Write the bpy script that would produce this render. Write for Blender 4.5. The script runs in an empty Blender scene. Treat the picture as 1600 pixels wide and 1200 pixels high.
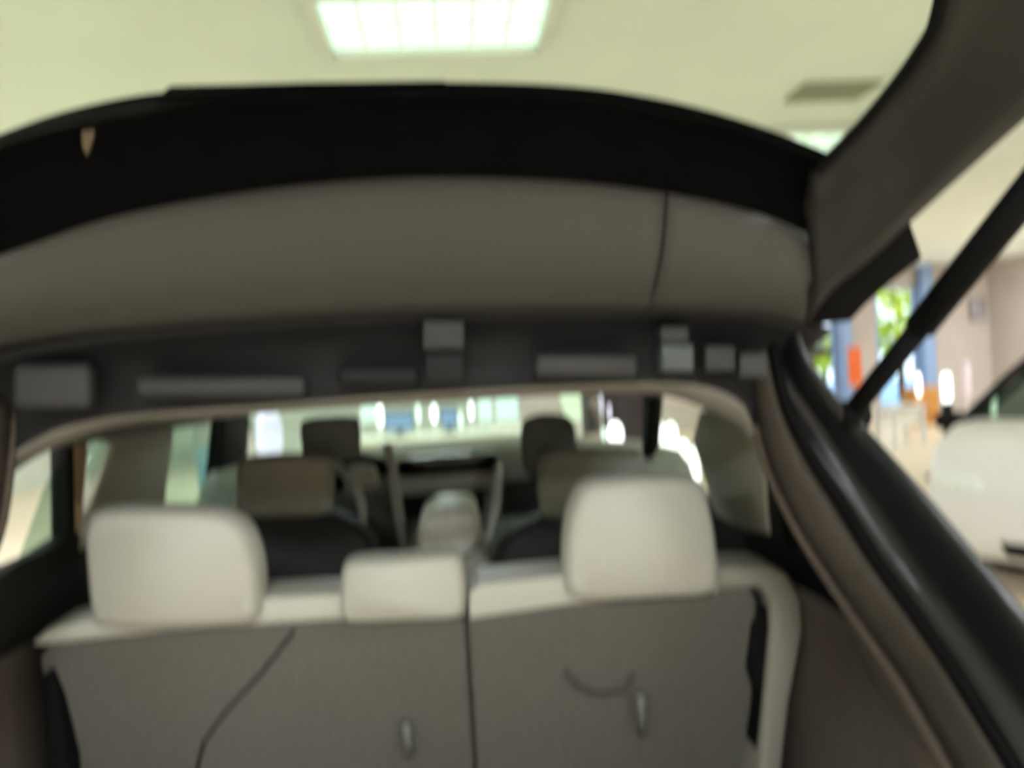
import bpy, bmesh, math, random
from mathutils import Vector, Matrix
random.seed(7)
SC = bpy.context.scene
COL = SC.collection

# ------------------------------------------------------------------ camera
F = 1200.0                       # focal length in pixels of the 1600 x 1200 frame
CAMPOS = Vector((0.08, 0.0, 1.6))
_ey = Vector((-100.0, 25.0, 1200.0)).normalized()         # car axis seen from the camera (right, up, forward)
_r = math.radians(3.5)
_t = -(-math.sin(_r) * _ey[0] + math.cos(_r) * _ey[1]) / _ey[2]
_ez = Vector((-math.sin(_r), math.cos(_r), _t)).normalized()
_ex = Vector((_ey[1]*_ez[2]-_ey[2]*_ez[1], _ey[2]*_ez[0]-_ey[0]*_ez[2], _ey[0]*_ez[1]-_ey[1]*_ez[0]))
if _ex[0] < 0: _ex = -_ex
RGT = Vector((_ex[0], _ey[0], _ez[0])); UPV = Vector((_ex[1], _ey[1], _ez[1])); FWD = Vector((_ex[2], _ey[2], _ez[2]))
cd = bpy.data.cameras.new('camera'); cam = bpy.data.objects.new('camera', cd); COL.objects.link(cam)
cd.sensor_width = 36.0; cd.lens = 36.0 * F / 1600.0; cd.clip_start = 0.02; cd.clip_end = 300
m = Matrix.Identity(4)
for i in range(3):
    m[i][0] = RGT[i]; m[i][1] = UPV[i]; m[i][2] = -FWD[i]; m[i][3] = CAMPOS[i]
cam.matrix_world = m
SC.camera = cam
cd.dof.use_dof = True                                     # the photograph is badly out of focus
cd.dof.focus_distance = 0.22
cd.dof.aperture_fstop = 6.2
cd.dof.aperture_ratio = 2.1

# ------------------------------------------------------------------ world, exposure
SC.view_settings.view_transform = 'Standard'; SC.view_settings.look = 'None'
SC.view_settings.gamma = 1.0; SC.view_settings.use_curve_mapping = False
SC.view_settings.exposure = 0.0
w = bpy.data.worlds.new('sky'); SC.world = w; w.use_nodes = True
w.node_tree.nodes['Background'].inputs[0].default_value = (0.80, 0.90, 1.0, 1)
w.node_tree.nodes['Background'].inputs[1].default_value = 2.6

def area(name, loc, sx, sy, power, col=(1, 0.98, 0.86), rot=(0, 0, 0)):
    l = bpy.data.lights.new(name, 'AREA'); l.shape = 'RECTANGLE'; l.size = sx; l.size_y = sy
    l.energy = power; l.color = col
    o = bpy.data.objects.new(name, l); COL.objects.link(o); o.location = loc; o.rotation_euler = rot
    return o
CEIL = 3.2
LAMPS = [(0.12, 3.55), (3.05, 5.75), (-3.2, 0.4), (3.1, -0.2), (-0.1, -2.1), (-3.6, 6.4), (-0.2, 8.9), (7.2, -0.8), (2.3, 13.2), (-3.2, 12.6), (3.3, -3.6), (-3.4, -3.6), (10.4, 3.4), (6.8, -4.0), (9.9, 9.0), (11.0, 12.8)]
for (x, y) in LAMPS[2:]:
    area('added_troffer_light', (x, y, CEIL - 0.07), 1.04, 0.50, 150.0, (0.90, 0.97, 1.0))  # added lights out of view that brighten the hall

# ------------------------------------------------------------------ helpers
def ray(px, py):
    return RGT * ((px - 800) / F) + UPV * ((600 - py) / F) + FWD
def atY(px, py, Y):
    d = ray(px, py); return CAMPOS + d * ((Y - CAMPOS.y) / d.y)
def atX(px, py, X):
    d = ray(px, py); return CAMPOS + d * ((X - CAMPOS.x) / d.x)
def atZ(px, py, Z):
    d = ray(px, py); return CAMPOS + d * ((Z - CAMPOS.z) / d.z)

def s2l(c):
    return tuple(((v/255.0)/12.92 if v/255.0 <= 0.04045 else ((v/255.0+0.055)/1.055)**2.4) for v in c)
def mat(name, rgb, rough=0.6, metal=0.0, noise=0.12, scale=40.0, bump=0.0, coat=0.0, spec=0.5):
    m = bpy.data.materials.new(name); m.use_nodes = True
    nt = m.node_tree; b = nt.nodes['Principled BSDF']
    c = s2l(rgb)
    b.inputs['Roughness'].default_value = rough; b.inputs['Metallic'].default_value = metal
    b.inputs['Specular IOR Level'].default_value = spec
    b.inputs['Coat Weight'].default_value = coat
    tc = nt.nodes.new('ShaderNodeTexCoord'); n = nt.nodes.new('ShaderNodeTexNoise')
    n.inputs['Scale'].default_value = scale; n.inputs['Detail'].default_value = 5
    nt.links.new(tc.outputs['Object'], n.inputs['Vector'])
    r = nt.nodes.new('ShaderNodeValToRGB')
    r.color_ramp.elements[0].position = 0.3; r.color_ramp.elements[1].position = 0.7
    r.color_ramp.elements[0].color = tuple(v*(1-noise) for v in c) + (1,)
    r.color_ramp.elements[1].color = tuple(min(1, v*(1+noise)) for v in c) + (1,)
    nt.links.new(n.outputs['Fac'], r.inputs['Fac']); nt.links.new(r.outputs['Color'], b.inputs['Base Color'])
    if bump:
        bp = nt.nodes.new('ShaderNodeBump'); bp.inputs['Strength'].default_value = bump; bp.inputs['Distance'].default_value = 0.003
        nt.links.new(n.outputs['Fac'], bp.inputs['Height']); nt.links.new(bp.outputs['Normal'], b.inputs['Normal'])
    return m
def glow(name, rgb, strength):
    m = bpy.data.materials.new(name); m.use_nodes = True
    b = m.node_tree.nodes['Principled BSDF']
    c = s2l(rgb) + (1,)
    b.inputs['Base Color'].default_value = c; b.inputs['Emission Color'].default_value = c
    b.inputs['Emission Strength'].default_value = strength; b.inputs['Roughness'].default_value = 0.4
    return m
def glass(name, tint, refl=0.08):
    m = bpy.data.materials.new(name); m.use_nodes = True
    nt = m.node_tree; nt.nodes.clear()
    out = nt.nodes.new('ShaderNodeOutputMaterial'); mix = nt.nodes.new('ShaderNodeMixShader')
    tr = nt.nodes.new('ShaderNodeBsdfTransparent'); gl = nt.nodes.new('ShaderNodeBsdfGlossy')
    tr.inputs[0].default_value = tint + (1,); gl.inputs['Roughness'].default_value = 0.02
    fr = nt.nodes.new('ShaderNodeFresnel'); fr.inputs[0].default_value = 1.18
    ge = nt.nodes.new('ShaderNodeNewGeometry'); mu = nt.nodes.new('ShaderNodeMath'); mu.operation = 'MULTIPLY'
    su = nt.nodes.new('ShaderNodeMath'); su.operation = 'SUBTRACT'; su.inputs[0].default_value = 1.0
    nt.links.new(ge.outputs['Backfacing'], su.inputs[1]); nt.links.new(su.outputs[0], mu.inputs[0])
    nt.links.new(fr.outputs[0], mu.inputs[1]); nt.links.new(mu.outputs[0], mix.inputs[0])
    nt.links.new(tr.outputs[0], mix.inputs[1]); nt.links.new(gl.outputs[0], mix.inputs[2])
    nt.links.new(mix.outputs[0], out.inputs[0])
    return m

def link(name, verts, faces, m, parent=None, smooth=False, bevel=0.0, seg=3, solid=0.0, soff=1.0, sub=0):
    me = bpy.data.meshes.new(name)
    bm = bmesh.new()
    vs = [bm.verts.new(v) for v in verts]
    for f in faces:
        try: bm.faces.new([vs[i] for i in f])
        except ValueError: pass
    bmesh.ops.remove_doubles(bm, verts=bm.verts, dist=1e-6)
    bmesh.ops.recalc_face_normals(bm, faces=bm.faces)
    if bevel > 0:
        bmesh.ops.bevel(bm, geom=[e for e in bm.edges if len(e.link_faces) == 2 and e.calc_face_angle(0) > 0.5], offset=bevel,
                        segments=seg, profile=0.5, affect='EDGES', clamp_overlap=True)
    for f in bm.faces: f.smooth = smooth or bevel > 0
    bm.to_mesh(me); bm.free()
    o = bpy.data.objects.new(name, me); COL.objects.link(o)
    me.materials.append(m)
    if solid:
        md = o.modifiers.new('thickness', 'SOLIDIFY'); md.thickness = solid; md.offset = soff
    if sub:
        md = o.modifiers.new('round', 'SUBSURF'); md.levels = sub; md.render_levels = sub
    if parent: adopt(o, parent)
    return o
def world_loc(o):
    p = Vector(o.location)
    while o.parent: o = o.parent; p = p + Vector(o.location)
    return p
def adopt(o, parent):
    o.parent = parent
    o.location = Vector(o.location) - world_loc(parent)
def empty(name, loc, label, cat, group=None):
    o = bpy.data.objects.new(name, None); COL.objects.link(o); o.location = loc; o.empty_display_size = 0.1
    tag(o, label, cat, group); return o
def tag(o, label=None, cat=None, group=None, kind=None):
    if label: o['label'] = label
    if cat: o['category'] = cat
    if group: o['group'] = group
    if kind: o['kind'] = kind
    return o
def box(name, c, s, m, parent=None, bevel=0.0, rz=0.0, seg=2):
    x, y, z = (v/2 for v in s); R = Matrix.Rotation(rz, 3, 'Z')
    v = [Vector(c) + R @ Vector((sx*x, sy*y, sz*z)) for sx in (-1, 1) for sy in (-1, 1) for sz in (-1, 1)]
    f = [(0,1,3,2), (4,6,7,5), (0,4,5,1), (2,3,7,6), (0,2,6,4), (1,5,7,3)]
    return link(name, v, f, m, parent, bevel=bevel, seg=seg)
def prism(name, pts, ext, m, parent=None, bevel=0.0, seg=3):
    """closed outline of 3-D points extruded by the vector ext"""
    n = len(pts); e = Vector(ext)
    v = [Vector(p) for p in pts] + [Vector(p) + e for p in pts]
    f = [tuple(range(n)), tuple(range(2*n-1, n-1, -1))] + [(i, (i+1) % n, n+(i+1) % n, n+i) for i in range(n)]
    return link(name, v, f, m, parent, bevel=bevel, seg=seg)
def loop2(pts, k=6):
    """closed smooth outline through pixel points"""
    n = len(pts); out = []
    for i in range(n):
        p0, p1, p2, p3 = (Vector(pts[(i+j-1) % n]) for j in range(4))
        for q in range(k):
            t = q/k
            out.append(0.5*((2*p1)+(p2-p0)*t+(2*p0-5*p1+4*p2-p3)*t*t+(3*p1-p0-3*p2+p3)*t**3))
    return out
def curve(pts, n=40):
    """pixel curve (px, py, Y) -> n smooth 3-D points"""
    P = [p if isinstance(p, Vector) else atY(*p) for p in pts]
    return resample(P, n)
def resample(P, n):
    P = [Vector(p) for p in P]
    Q = [P[0]*2-P[1]] + P + [P[-1]*2-P[-2]]
    dense = []
    for i in range(len(P)-1):
        p0, p1, p2, p3 = Q[i:i+4]
        for q in range(24):
            t = q/24
            dense.append(0.5*((2*p1)+(p2-p0)*t+(2*p0-5*p1+4*p2-p3)*t*t+(3*p1-p0-3*p2+p3)*t**3))
    dense.append(P[-1])
    L = [0]
    for a, b in zip(dense, dense[1:]): L.append(L[-1]+(b-a).length)
    out = []; j = 0
    for k in range(n):
        d = L[-1]*k/(n-1)
        while j < len(L)-2 and L[j+1] < d: j += 1
        t = (d-L[j])/max(1e-9, L[j+1]-L[j])
        out.append(dense[j].lerp(dense[j+1], min(1, t)))
    return out
def grid(name, rows, m, parent=None, solid=0.0, soff=1.0, smooth=True):
    n = len(rows[0]); v = [p for r in rows for p in r]
    f = [(i*n+j, i*n+j+1, (i+1)*n+j+1, (i+1)*n+j) for i in range(len(rows)-1) for j in range(n-1)]
    return link(name, v, f, m, parent, smooth=smooth, solid=solid, soff=soff)
def between(a, b, k, bulge=Vector((0, 0, 0))):
    return [[p.lerp(q, t/k) + bulge*math.sin(math.pi*t/k) for p, q in zip(a, b)] for t in range(k+1)]
def tube(name, path, r, m, parent=None, n=12, closed=False):
    path = [Vector(p) for p in path]; v = []; f = []; N = len(path)
    for i, p in enumerate(path):
        if closed: d = path[(i+1) % N]-path[i-1]
        else: d = path[min(i+1, N-1)]-path[max(i-1, 0)]
        d.normalize(); a = d.cross(Vector((0.13, 0.21, 0.97))).normalized(); b = d.cross(a)
        rr = r[i] if isinstance(r, (list, tuple)) else r
        for k in range(n):
            t = 2*math.pi*k/n; v.append(p + a*math.cos(t)*rr + b*math.sin(t)*rr)
    for i in range(N if closed else N-1):
        for k in range(n):
            f.append((i*n+k, i*n+(k+1) % n, ((i+1) % N)*n+(k+1) % n, ((i+1) % N)*n+k))
    if not closed: f += [tuple(range(n)), tuple(range((N-1)*n, N*n))]
    return link(name, v, f, m, parent, smooth=True)
def lathe(name, c, prof, m, parent=None, n=20):
    v = []; f = []
    for (r, z) in prof:
        for k in range(n):
            t = 2*math.pi*k/n; v.append((c[0]+r*math.cos(t), c[1]+r*math.sin(t), c[2]+z))
    for i in range(len(prof)-1):
        for k in range(n): f.append((i*n+k, i*n+(k+1) % n, (i+1)*n+(k+1) % n, (i+1)*n+k))
    f += [tuple(range(n)), tuple(range((len(prof)-1)*n, len(prof)*n))]
    return link(name, v, f, m, parent, smooth=True)
def mir(P): return [Vector((-p.x, p.y, p.z)) for p in P]

# ------------------------------------------------------------------ materials
M_ceil = mat('ceiling_paint', (230, 237, 226), 0.9, noise=0.03, scale=2)
M_wall = mat('wall_paint', (192, 180, 172), 0.9, noise=0.05, scale=2)
M_wallg = mat('pale_green_wall', (188, 194, 182), 0.9, noise=0.05, scale=2)
M_floor = mat('floor_tile', (222, 205, 182), 0.35, noise=0.06, scale=3)
M_frame = mat('window_frame_blue', (140, 165, 205), 0.4, noise=0.05)
M_glassw = glass('window_glass', (0.93, 0.97, 0.97))
M_tint = glass('car_glass', (0.91, 0.95, 0.91))
M_priv = glass('dark_side_glass', (0.64, 0.75, 0.70))
M_white = mat('white_paint', (208, 206, 205), 0.35, noise=0.02, coat=0.4)
M_metalw = mat('white_metal', (225, 228, 220), 0.4, noise=0.03)
M_blade = glow('painted_glow_rib', (214, 230, 212), 0.62)  # ribs glow by themselves in place of light spilling from the diffusers
M_diff = glow('lamp_diffuser', (232, 255, 245), 0.86)
M_black = mat('black_trim', (20, 19, 18), 0.7, spec=0.15, noise=0.1, bump=0.1, scale=300)
M_paint = mat('black_car_paint', (13, 14, 17), 0.38, noise=0.05, spec=0.3, coat=0.08)
M_rubber = mat('black_rubber', (9, 9, 10), 0.8, noise=0.1, spec=0.1)
M_frit = mat('black_window_border', (11, 11, 12), 0.9, noise=0.1, spec=0.0)
M_grey = mat('grey_plastic_trim', (62, 62, 59), 0.6, spec=0.25, noise=0.06, scale=300, bump=0.15)
M_greyd = mat('dark_grey_trim', (36, 35, 32), 0.7, spec=0.2, noise=0.08, scale=300, bump=0.15)
M_chan = mat('dark_channel', (19, 20, 23), 0.6, spec=0.2, noise=0.12, scale=12)
M_chanl = mat('grey_bracket', (28, 30, 32), 0.6, noise=0.1)
M_head = mat('headliner', (112, 109, 103), 0.9, noise=0.05, scale=200)
M_carpet = mat('seat_carpet', (82, 80, 74), 0.95, noise=0.22, scale=220, bump=0.4)
M_carpetd = mat('cargo_carpet', (66, 58, 50), 0.95, noise=0.3, scale=180, bump=0.4)
M_beige = mat('beige_leather', (166, 165, 155), 0.5, noise=0.03, scale=150, bump=0.1)
M_beiged = mat('shaded_beige_leather', (118, 115, 106), 0.55, noise=0.05, scale=150)  # beige darkened to paint in the light falloff on the side bolster
M_seatg = mat('grey_seat_fabric', (152, 150, 136), 0.85, noise=0.08, scale=150)
M_seatd = mat('dark_headrest_fabric', (110, 114, 106), 0.85, noise=0.08, scale=150)
M_shell = mat('black_seat_shell', (20, 18, 15), 0.7, noise=0.15)
M_pill = mat('pillar_trim', (186, 184, 166), 0.8, noise=0.06, scale=150)
M_silver = mat('silver_trim', (214, 214, 206), 0.4, metal=0.0, noise=0.05)
M_strip = mat('brown_grey_strip', (58, 53, 47), 0.7, noise=0.08, spec=0.2)
M_chrome = mat('dull_steel', (92, 95, 92), 0.6, noise=0.05)
M_screen = mat('screen_glass', (6, 6, 7), 0.15, noise=0.02)
M_tan = mat('tan_trim', (176, 150, 112), 0.7, noise=0.05)

# ================================================================== SETTING
def structure(o): o['kind'] = 'structure'; return o
XL, XR, YB, YF = -7.0, 12.0, -6.0, 16.0
structure(box('floor', ((XL+XR)/2, (YB+YF)/2, -0.05), (XR-XL+0.4, YF-YB+0.4, 0.1), M_floor))
structure(box('ceiling', ((XL+XR)/2, (YB+YF)/2, CEIL+0.05), (XR-XL+0.4, YF-YB+0.4, 0.1), M_ceil))
structure(box('wall_left', (XL-0.1, (YB+YF)/2, CEIL/2), (0.2, YF-YB, CEIL), M_wallg))
structure(box('wall_right', (XR+0.1, (YB+YF)/2, CEIL/2), (0.2, YF-YB, CEIL), M_wall))
structure(box('wall_back', ((XL+XR)/2, YB-0.1, CEIL/2), (XR-XL+0.4, 0.2, CEIL), M_wall))

# front wall: piers and a header around its tall windows
def wx(px, y=520, Y=YF): return atY(px, y, Y).x
win = [(wx(772, 630), wx(812, 630), 0.5, 2.75), (wx(1262), wx(1306), 0.12, 2.75), (wx(1368), wx(1434), 0.12, 2.75)]
wf = bpy.data.objects.new('wall_front', None); COL.objects.link(wf); wf.location = (0, YF, 0); structure(wf)
xs = [XL]
for a, b, z0, z1 in win: xs += [a, b]
xs.append(XR)
for i in range(0, len(xs), 2):
    box('wall_pier', ((xs[i]+xs[i+1])/2, YF+0.1, CEIL/2), (xs[i+1]-xs[i], 0.2, CEIL), M_wall if i > 1 else M_wallg, wf)
for k, (a, b, z0, z1) in enumerate(win):
    box('wall_header', ((a+b)/2, YF+0.1, (z1+CEIL)/2), (b-a, 0.2, CEIL-z1), M_wall, wf)
    box('wall_sill', ((a+b)/2, YF+0.1, z0/2), (b-a, 0.2, z0), M_wall, wf)
    we = bpy.data.objects.new('window_%d' % (k+1), None); COL.objects.link(we); we.location = ((a+b)/2, YF, z0); structure(we)
    for xx in (a, b): box('window_jamb', (xx + (0.03 if xx == a else -0.03), YF+0.06, (z0+z1)/2), (0.06, 0.1, z1-z0), M_frame, we)
    for zz in (z0+0.03, z1-0.03, 1.62): box('window_rail', ((a+b)/2, YF+0.06, zz), (b-a-0.12, 0.09, 0.06), M_frame, we)
    box('window_pane', ((a+b)/2, YF+0.07, (z0+z1)/2), (b-a-0.11, 0.01, z1-z0-0.05), M_glassw, we)
# blue columns beside the windows
for px0, px1, nm in ((1306, 1323, 'left window'), (1434, 1451, 'right window')):
    x0, x1 = wx(px0), wx(px1)
    c = box('window_column', ((x0+x1)/2, YF-0.13, CEIL/2), (x1-x0, 0.22, CEIL-0.004), M_frame, bevel=0.02)
    tag(c, 'pale blue column standing right of the %s with foliage outside' % nm, 'column')
# outdoors
M_leaf = mat('yellow_green_foliage', (222, 232, 88), 0.9, noise=0.3, scale=4)  # yellow green leaf colour with random variation
M_ground = mat('outside_paving', (150, 185, 215), 0.8, noise=0.1, scale=1)
structure(box('ground', (6, 24, -0.06), (40, 15.4, 0.1), M_ground))
def bush(name, c, R, label):
    bm = bmesh.new()
    for k in range(420):
        t = random.uniform(0, 2*math.pi); u = random.uniform(-0.9, 1); rr = math.sqrt(max(0, 1-u*u))
        p = Vector((c[0]+R[0]*rr*math.cos(t), c[1]+R[1]*rr*math.sin(t), c[2]+R[2]*u)) * 1.0
        a = Vector((random.gauss(0, 1), random.gauss(0, 1), random.gauss(0, 1))).normalized()*0.22
        b = a.cross(Vector((random.gauss(0, 1), random.gauss(0, 1), random.gauss(0, 1)))).normalized()*0.13
        bm.faces.new([bm.verts.new(p+a), bm.verts.new(p+b), bm.verts.new(p-a), bm.verts.new(p-b)])
    me = bpy.data.meshes.new('foliage'); bm.to_mesh(me); bm.free(); me.materials.append(M_leaf)
    e = empty(name, (c[0], c[1], 0), label, 'bush')
    o = bpy.data.objects.new('foliage', me); COL.objects.link(o); adopt(o, e); o['kind'] = 'stuff'
    tube('trunk', [(c[0], c[1], -0.01), (c[0]+0.03, c[1], c[2]*0.6), (c[0], c[1]+0.05, c[2])], [0.09, 0.07, 0.04], mat('bark', (80, 62, 45), 0.9), e)
bush('bush', (wx(1284, 540, 19.5), 19.5, 1.85), (0.85, 0.9, 0.95), 'yellow green bush outside the left window, seen beside the tailgate corner')
bush('bush', (wx(1402, 470, 19.8), 19.8, 2.3), (0.95, 0.9, 1.05), 'yellow green bush outside the right window, seen beside the gas strut')

# ceiling lights
def troffer(x, y, label, group=None, cols=6, rows=2, W=1.08, D=0.66):
    e = empty('ceiling_light', (x, y, CEIL), label, 'ceiling light', group)
    z = CEIL
    for sx in (-1, 1):
        box('frame_side', (x+sx*(W/2-0.02), y, z-0.03), (0.04, D, 0.06), M_metalw, e, bevel=0.006)
    for sy in (-1, 1):
        box('frame_side', (x, y+sy*(D/2-0.02), z-0.03), (W-0.08, 0.04, 0.06), M_metalw, e, bevel=0.006)
    w2, d2 = W-0.08, D-0.08
    for i in range(1, cols): box('louvre_blade', (x-w2/2+w2*i/cols, y, z-0.028), (0.014, d2, 0.02), M_blade, e)
    for j in range(1, rows): box('louvre_blade', (x, y-d2/2+d2*j/rows, z-0.028), (w2, 0.014, 0.018), M_blade, e)
    for i in range(cols):
        for j in range(rows):
            box('diffuser', (x-w2/2+w2*(i+.5)/cols, y-d2/2+d2*(j+.5)/rows, z-0.012), (w2/cols-0.012, d2/rows-0.012, 0.015), M_diff, e)
    return e
tr = troffer(*LAMPS[0], 'large gridded ceiling light seen through the raised tailgate window')
troffer(*LAMPS[1], 'ceiling light at the right corner of the raised tailgate window')
for (x, y), lb in zip(LAMPS[2:], ('above the left flank of the open car', 'above the right flank of the open car', 'right behind the raised tailgate', 'above the floor left of the reception desk, this side', 'above the open car bonnet, nearest the desk',
        'right of the raised tailgate, far aside', 'beyond the reception desk, right of it', 'beyond the reception desk, left of it', 'in the back row, right of the middle', 'in the back row, left of the middle',
        'above the tail of the white car, far right', 'in the back right corner of the hall', 'far behind the white car on the right', 'in the front right corner of the hall')):
    troffer(x, y, 'unseen gridded ceiling light added ' + lb, 'added ceiling lights out of view')  # added fixtures out of view, bodies for the added area lights
M_vent = mat('vent_grille', (150, 152, 132), .7)
v = atZ(1300, 140, CEIL)
e = empty('ceiling_vent', (v.x, v.y, CEIL), 'dim grey air vent in the ceiling near the right ceiling light', 'vent')
box('vent_frame', (v.x, v.y, CEIL-0.012), (0.5, 0.3, 0.024), M_vent, e, bevel=0.005)
for k in range(5): box('slat', (v.x, v.y-0.11+0.055*k, CEIL-0.03), (0.42, 0.03, 0.01), M_vent, e)

# ================================================================== THE OPEN CAR
car = empty('car', (0, 1.6, 0), 'dark car with its tailgate raised, beige headrests and grey seat backs inside', 'car')
def part(name, parent=None, loc=None):
    o = bpy.data.objects.new(name, None); COL.objects.link(o); o.location = loc or (0, 0, 0)
    o.empty_display_size = 0.05
    adopt(o, parent or car); return o

# ---- tailgate
gate = part('tailgate', loc=(0, 1.0, 1.66))
W = curve([(-120, 290, .86), (-40, 245, .845), (60, 203, .835), (140, 180, .825), (250, 161, .815), (420, 150, .805), (700, 146, .80), (900, 153, .80), (1050, 176, .81), (1180, 212, .825), (1290, 254, .84)], 60)
B = curve([(-160, 480, .93), (-60, 425, .92), (60, 378, .91), (200, 334, .90), (420, 296, .89), (640, 278, .885), (880, 284, .885), (1060, 306, .89), (1190, 336, .905), (1275, 372, .92)], 60)
H = curve([(-200, 600, 1.02), (-80, 560, 1.02), (80, 530, 1.02), (200, 516, 1.01), (420, 500, 1.0), (640, 490, 1.0), (880, 486, 1.0), (1060, 486, 1.0), (1190, 492, 1.0), (1262, 508, 1.0)], 60)
grid('window_border', between(W, B, 6, Vector((0, 0.012, 0.02))), M_frit, gate, solid=0.012)
rows = between(B, H, 8, Vector((0, -0.016, -0.012)))
js = 48
while atY(1110, 420, 0.94).x < rows[4][js].x and js > 10: js -= 1
grid('trim_panel', [r[:js+1] for r in rows], M_grey, gate, solid=0.014)
rr = [[p + Vector((0.004, 0, 0)) if i == 0 else p for i, p in enumerate(r[js:])] for r in rows]
grid('trim_panel', rr, M_grey, gate, solid=0.014)
grid('outer_skin', between([p + Vector((0, .03, .012)) for p in B], [p + Vector((0, .035, .03)) for p in H], 6, Vector((0, .01, .012))), M_rubber, gate, solid=0.01)
# side frames
F1 = curve([(1275, 270, .845), (1290, 252, .84), (1345, 196, .80), (1400, 130, .76), (1440, 72, .72), (1464, 20, .69), Vector((.512, .56, 2.0)), Vector((.522, .42, 2.065)), Vector((.53, .30, 2.11))], 50)
F2 = curve([(1262, 505, .99), (1300, 455, .96), (1365, 402, .93), (1422, 348, .90), (1510, 268, .84), (1600, 188, .78), (1700, 98, .72), Vector((.67, .58, 1.975)), Vector((.675, .42, 2.03)), Vector((.68, .30, 2.075))], 50)
FM = [p.lerp(q, .28) for p, q in zip(F1, F2)]
FR = [p.lerp(q, .74) + Vector((0, -.02, -.012)) for p, q in zip(F1, F2)]
for s, fn in ((1, lambda P: P), (-1, mir)):
    a, b, c, d = fn(F1), fn(FM), fn(FR), fn(F2)
    lip = [p + Vector((0, 0.02, 0.03)) for p in a]
    grid('side_frame', between(a, b, 3, Vector((0, -.006, -.008))) + between(b, c, 4)[1:] + between(c, d, 3)[1:], M_greyd, gate, solid=0.02)
    tube('window_seal', a, 0.006, M_rubber, gate, n=8)
    edge = [fn([atY(*p)])[0] for p in ((1258, 512, 1.0), (1330, 503, .985), (1352, 478, .97), (1386, 448, .955), (1442, 404, .93), (1422, 346, .90), (1360, 400, .93), (1296, 455, .965))]
    prism('corner_block', edge, (0.004*s, 0.05, 0.03), M_rubber, gate, bevel=0.003)
# window pane and lower half of the gate
kf = min(range(len(F1)), key=lambda i: (F1[i] - atY(1290, 252, .84)).length)
top_arch = W[30] - F1[kf]
rows = []
for i in range(kf-1, len(F1)):
    p = F1[i]; fade = 1.0 - .55*(i-kf)/(len(F1)-kf)
    rows.append([Vector((p.x*1.012*u, p.y + (1-u*u)*top_arch.y*fade, p.z + .010 + (1-u*u)*top_arch.z*fade)) for u in [j/16-1 for j in range(33)]])
grid('window_pane', rows, M_tint, gate, solid=0.004)
low0 = [Vector((x, 0.31, 2.10-0.03*abs(x))) for x in [i/10*0.66 for i in range(-10, 11)]]
low1 = [Vector((x, -0.1, 2.32-0.05*abs(x))) for x in [i/10*0.64 for i in range(-10, 11)]]
low2 = [Vector((x, -0.3, 2.30-0.05*abs(x))) for x in [i/10*0.60 for i in range(-10, 11)]]
grid('lower_panel', between(low0, low1, 4, Vector((0, 0, .02))) + between(low1, low2, 2)[1:], M_greyd, gate, solid=0.03)
# clip on the border at the left
c = atY(140, 214, .85)
prism('clip', [atY(125, 190, .842), atY(153, 186, .842), atY(146, 215, .852), atY(136, 245, .862), atY(128, 232, .858)], (0, .012, .01), mat('brown_clip', (84, 72, 56), .7), gate, bevel=.002)
prism('spoiler_edge', [atY(240, 152, .80), atY(470, 146, .79), atY(700, 143, .785), atY(700, 152, .79), atY(470, 155, .795), atY(240, 165, .805)], (0, .05, .03), M_frit, gate, bevel=.003)

# gas struts
for s in (1, -1):
    fn = (lambda P: P) if s == 1 else mir
    p0, p1 = fn([atY(1690, 195, .70), atY(1328, 648, 1.0)])
    mid = p0.lerp(p1, 0.62)
    st = part('gas_strut', loc=p1)
    tube('strut_body', [p0, mid], 0.018, M_rubber, st, n=16)
    tube('strut_rod', [mid, p1], 0.0135, M_rubber, st, n=14)
    g = min(fn(F2), key=lambda q: (q - p0).length); tip = p0 + (p0-p1).normalized()*.005
    tube('upper_joint', [tip + Vector((.02*s, 0, 0)), tip, g.lerp(tip, .3), g], [.016, .017, .013, .016], M_rubber, st, n=12)
    tube('ball_joint', [p1 + Vector((-.012*s, 0, 0)), p1 + Vector((.02*s, 0, 0))], 0.02, M_rubber, st, n=14)

# ---- roof: channel behind the hinges, headliner strip, roof skin
roof = part('roof', loc=(0, 1.1, 1.56))
S1 = curve([(-170, 850, 1.13), (-60, 765, 1.12), (40, 696, 1.10), (110, 665, 1.09), (200, 649, 1.08), (340, 638, 1.07), (500, 626, 1.06), (700, 612, 1.06), (900, 602, 1.06), (1030, 598, 1.06), (1110, 606, 1.07), (1160, 632, 1.08), (1178, 672, 1.10)], 60)
S2 = curve([(-170, 890, 1.17), (-60, 800, 1.16), (45, 722, 1.14), (110, 690, 1.13), (200, 662, 1.12), (340, 652, 1.11), (500, 640, 1.10), (700, 628, 1.10), (900, 617, 1.10), (1020, 616, 1.10), (1085, 632, 1.11), (1150, 662, 1.12), (1168, 690, 1.14)], 60)
Hc = curve([(-260, 640, 1.03), (-80, 570, 1.03), (80, 538, 1.03), (200, 522, 1.02), (420, 505, 1.01), (640, 494, 1.01), (880, 490, 1.01), (1060, 488, 1.01), (1190, 494, 1.01), (1300, 520, 1.02)], 60)
grid('roof_channel', between(Hc, S1, 8, Vector((0, .025, .01))), M_chan, roof, solid=0.01)
grid('headliner_edge', between(S1, S2, 4, Vector((0, -.006, 0))), M_head, roof, solid=0.012)
hl = []
for k in range(7):
    t = k/6; Y = 1.16 + t*1.34; z = 1.565 - 0.035*t*t
    hl.append([Vector((x*(0.62-0.04*t)/0.62, Y, z - 0.035*(abs(x)/.62)**3)) for x in [i/12*0.66 for i in range(-12, 13)]])
grid('headliner', hl, M_head, roof, solid=0.02)
grid('roof_skin', [[p + Vector((0, -.04 if i == 0 else 0, 0.06)) for p in r] for i, r in enumerate(hl)], M_paint, roof, solid=0.01)
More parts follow.
